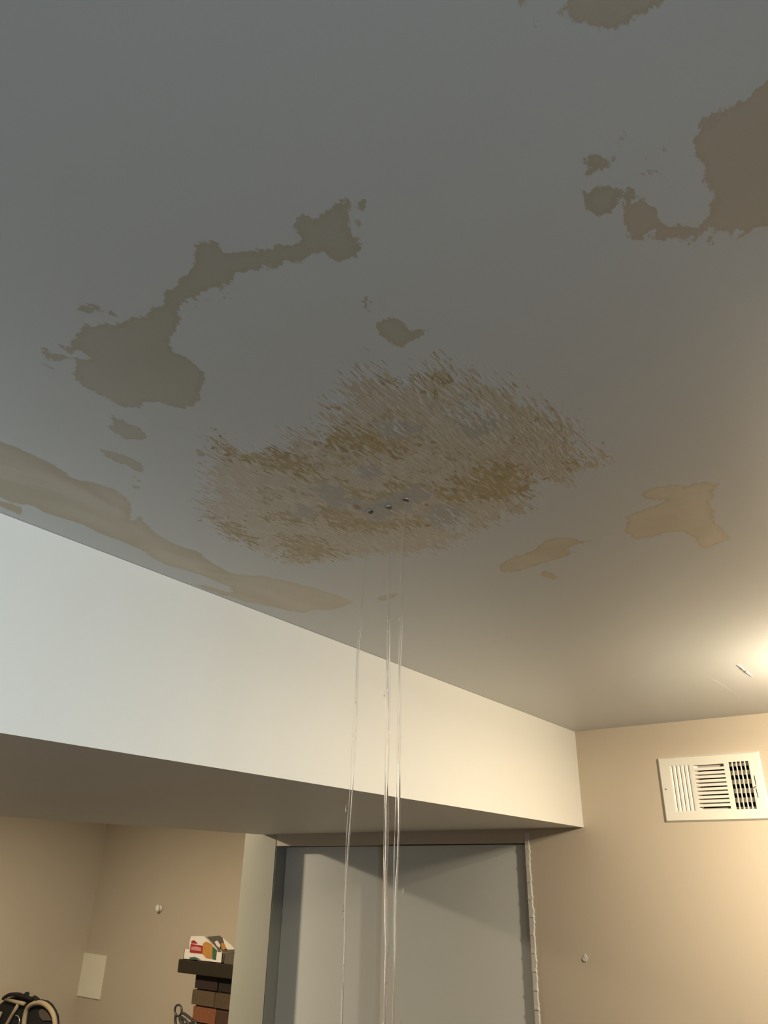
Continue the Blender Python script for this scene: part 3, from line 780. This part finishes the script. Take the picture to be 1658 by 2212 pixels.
# stool that carries the bag (below the frame)
st = empty('wooden_stool', P(XB+.3, (yl_+yr_)/2/S, ZFL), 'plain wooden stool under the black carrier bag', 'stool')
bm = bmesh.new(); box(bm, (XB*S-.03, min(yl_, yr_)-.02, .45), (XB*S+.14, max(yl_, yr_)+.22, .468)); obj('seat', bm, M_mantel, st)
for sx in (0, 1):
    for sy in (0, 1):
        x = XB*S + (.13 if sx else -.02); y = (max(yl_, yr_)+.15) if sy else (min(yl_, yr_)+.015)
        bm = bmesh.new(); box(bm, (x, y, 0), (x+.035, y+.035, .45)); obj('leg', bm, M_mantel, st)

# ------------------------------------------------------------------ leak: holes and streams of water
holes = [(800, 1106), (840, 1096), (877, 1080)]
stream_px = [
 [(800,1108),(793,1180),(787,1240),(783,1290),(779,1350),(775,1400),(771,1500),(766,1600),(762,1700),(757,1770),(753,1830),(751,1880),(748,1930),(744,2000),(741,2080),(738,2212)],
 [(840,1098),(840,1160),(840,1220),(840,1290),(839,1350),(839,1400),(839,1500),(838,1600),(837,1700),(836,1770),(835,1830),(834,1880),(834,1930),(833,2000),(832,2080),(831,2212)],
 [(877,1082),(873,1140),(869,1190),(867,1260),(866,1320),(864,1400),(865,1500),(863,1600),(862,1700),(860,1770),(858,1830),(857,1880),(856,1930),(854,2000),(853,2080),(851,2212)]]
labels = ['thin water stream falling from the leftmost ceiling hole',
          'thickest water stream, falling from the middle ceiling hole',
          'water stream falling from the rightmost ceiling hole']
rad = [0.0012, 0.0020, 0.0015]
hn = np.array([math.cos(YAW), math.sin(YAW)])
for i, (hx, hy) in enumerate(holes):
    hc = on(hx, hy, 2, ZCEIL); dist = hc[:2]@hn
    def vp(px, py, dist=dist):
        d = ray(px, py); return pw(d*(dist/(d[:2]@hn)))
    rnd = random.Random(20+i)
    ctrl = [vp(*q) for q in stream_px[i]]
    ctrl[0] = pw(hc)
    last = ctrl[-1]; dirn = (ctrl[-1]-ctrl[-3]).normalized()
    k = 1
    while last.z + dirn.z*k*.15 > .03: ctrl.append(last+dirn*k*.15); k += 1
    path = catmull(ctrl, 14)
    # finely resampled
    fine = []
    for p, q in zip(path, path[1:]):
        n = max(1, int((q-p).length/.004))
        for j in range(n): fine.append(p.lerp(q, j/n))
    st_ = empty('water_stream', pw(hc), labels[i], 'water stream', 'water streams from the ceiling')
    ph = [rnd.uniform(0, 6.28) for _ in range(8)]
    def rr(L, b):
        return b*(0.85+.22*math.sin(L*31+ph[0])*math.sin(L*11+ph[1])+.10*math.sin(L*67+ph[2])+.05*math.sin(L*120+ph[3]))
    pts, rs, L = [], [], 0
    for j, p in enumerate(fine):
        if j: L += (fine[j]-fine[j-1]).length
        w = .0006*min(1, L*6)
        off = Vector((-hn[1], hn[0], 0))*(w*math.sin(L*52+ph[4])+w*math.sin(L*23+ph[5])) + Vector((hn[0], hn[1], 0))*w*math.sin(L*37+ph[6])
        pts.append(p+off); rs.append(max(rr(L, rad[i]), rad[i]*.25))
    bm = bmesh.new(); tube(bm, pts, rs, 10); obj('water_column', bm, M_water, st_, True)
    # side filaments that leave and rejoin the column
    side = Vector((-hn[1], hn[0], 0))*-1
    for m in range(3 if i == 1 else 1):
        n = len(fine); a_ = int(n*rnd.uniform(.08, .5)) if m else int(n*.12); e_ = min(n-2, a_+int(n*rnd.uniform(.18, .3)))
        bm = bmesh.new(); q, r_ = [], []
        sgn = rnd.choice((-1, 1))
        for j in range(a_, e_):
            u = (j-a_)/(e_-a_)
            q.append(fine[j] + side*sgn*(.0018+.0016*math.sin(math.pi*u)) + Vector((0, 0, 0)))
            r_.append(.0003+.0004*math.sin(math.pi*u)*(.6+.4*math.sin(j*.21+ph[7])))
        tube(bm, q, r_, 8); obj('filament', bm, M_water, st_, True)
    for m in range(6):
        j = rnd.randrange(int(len(fine)*.15), int(len(fine)*.9)); off = side*rnd.uniform(-.008, .008)
        bm = bmesh.new(); ball(bm, fine[j]+off, rnd.uniform(.0005, .0009), (1, 1, rnd.uniform(3, 8)), 10)
        obj('droplet', bm, M_water, st_, True)
    # wet bead hanging at the hole
    bm = bmesh.new(); ball(bm, pw(hc)+Vector((0, 0, -.0005)), .0036, (1.2, .9, .6), 18)
    obj('hanging_bead', bm, M_water, st_, True)
    # puncture in the plaster
    bm = bmesh.new(); c = pw(hc)+Vector((0, 0, -.0004))
    n = 22; vs = []
    for k in range(n):
        an = 2*math.pi*k/n; r_ = .0036*(1+.35*math.sin(3*an+i)+rnd.uniform(-.18, .18))
        vs.append(c+Vector((r_*1.25*math.cos(an), r_*math.sin(an), 0)))
    hexa(bm, vs, [v+Vector((0, 0, .004)) for v in vs])
    o = obj('screw_hole', bm, M_hole, ceiling); o['label'] = 'small dark dripping hole in the ceiling'
    # lifted plaster lip on one side of the puncture
    bm = bmesh.new()
    lip = [c+Vector(((.0058+.0008*math.sin(k*2.3))*math.cos(a0), (.0050+.0008*math.sin(k*1.7))*math.sin(a0), -.0002)) for k, a0 in enumerate([2.2+i*.4+.13*q for q in range(14)])]
    tube(bm, lip, [.0009*max(.2, math.sin(math.pi*k/13)) for k in range(14)], 6)
    o = obj('torn_rim', bm, M_white, ceiling, True); o['label'] = 'lifted plaster lip beside a dripping hole'
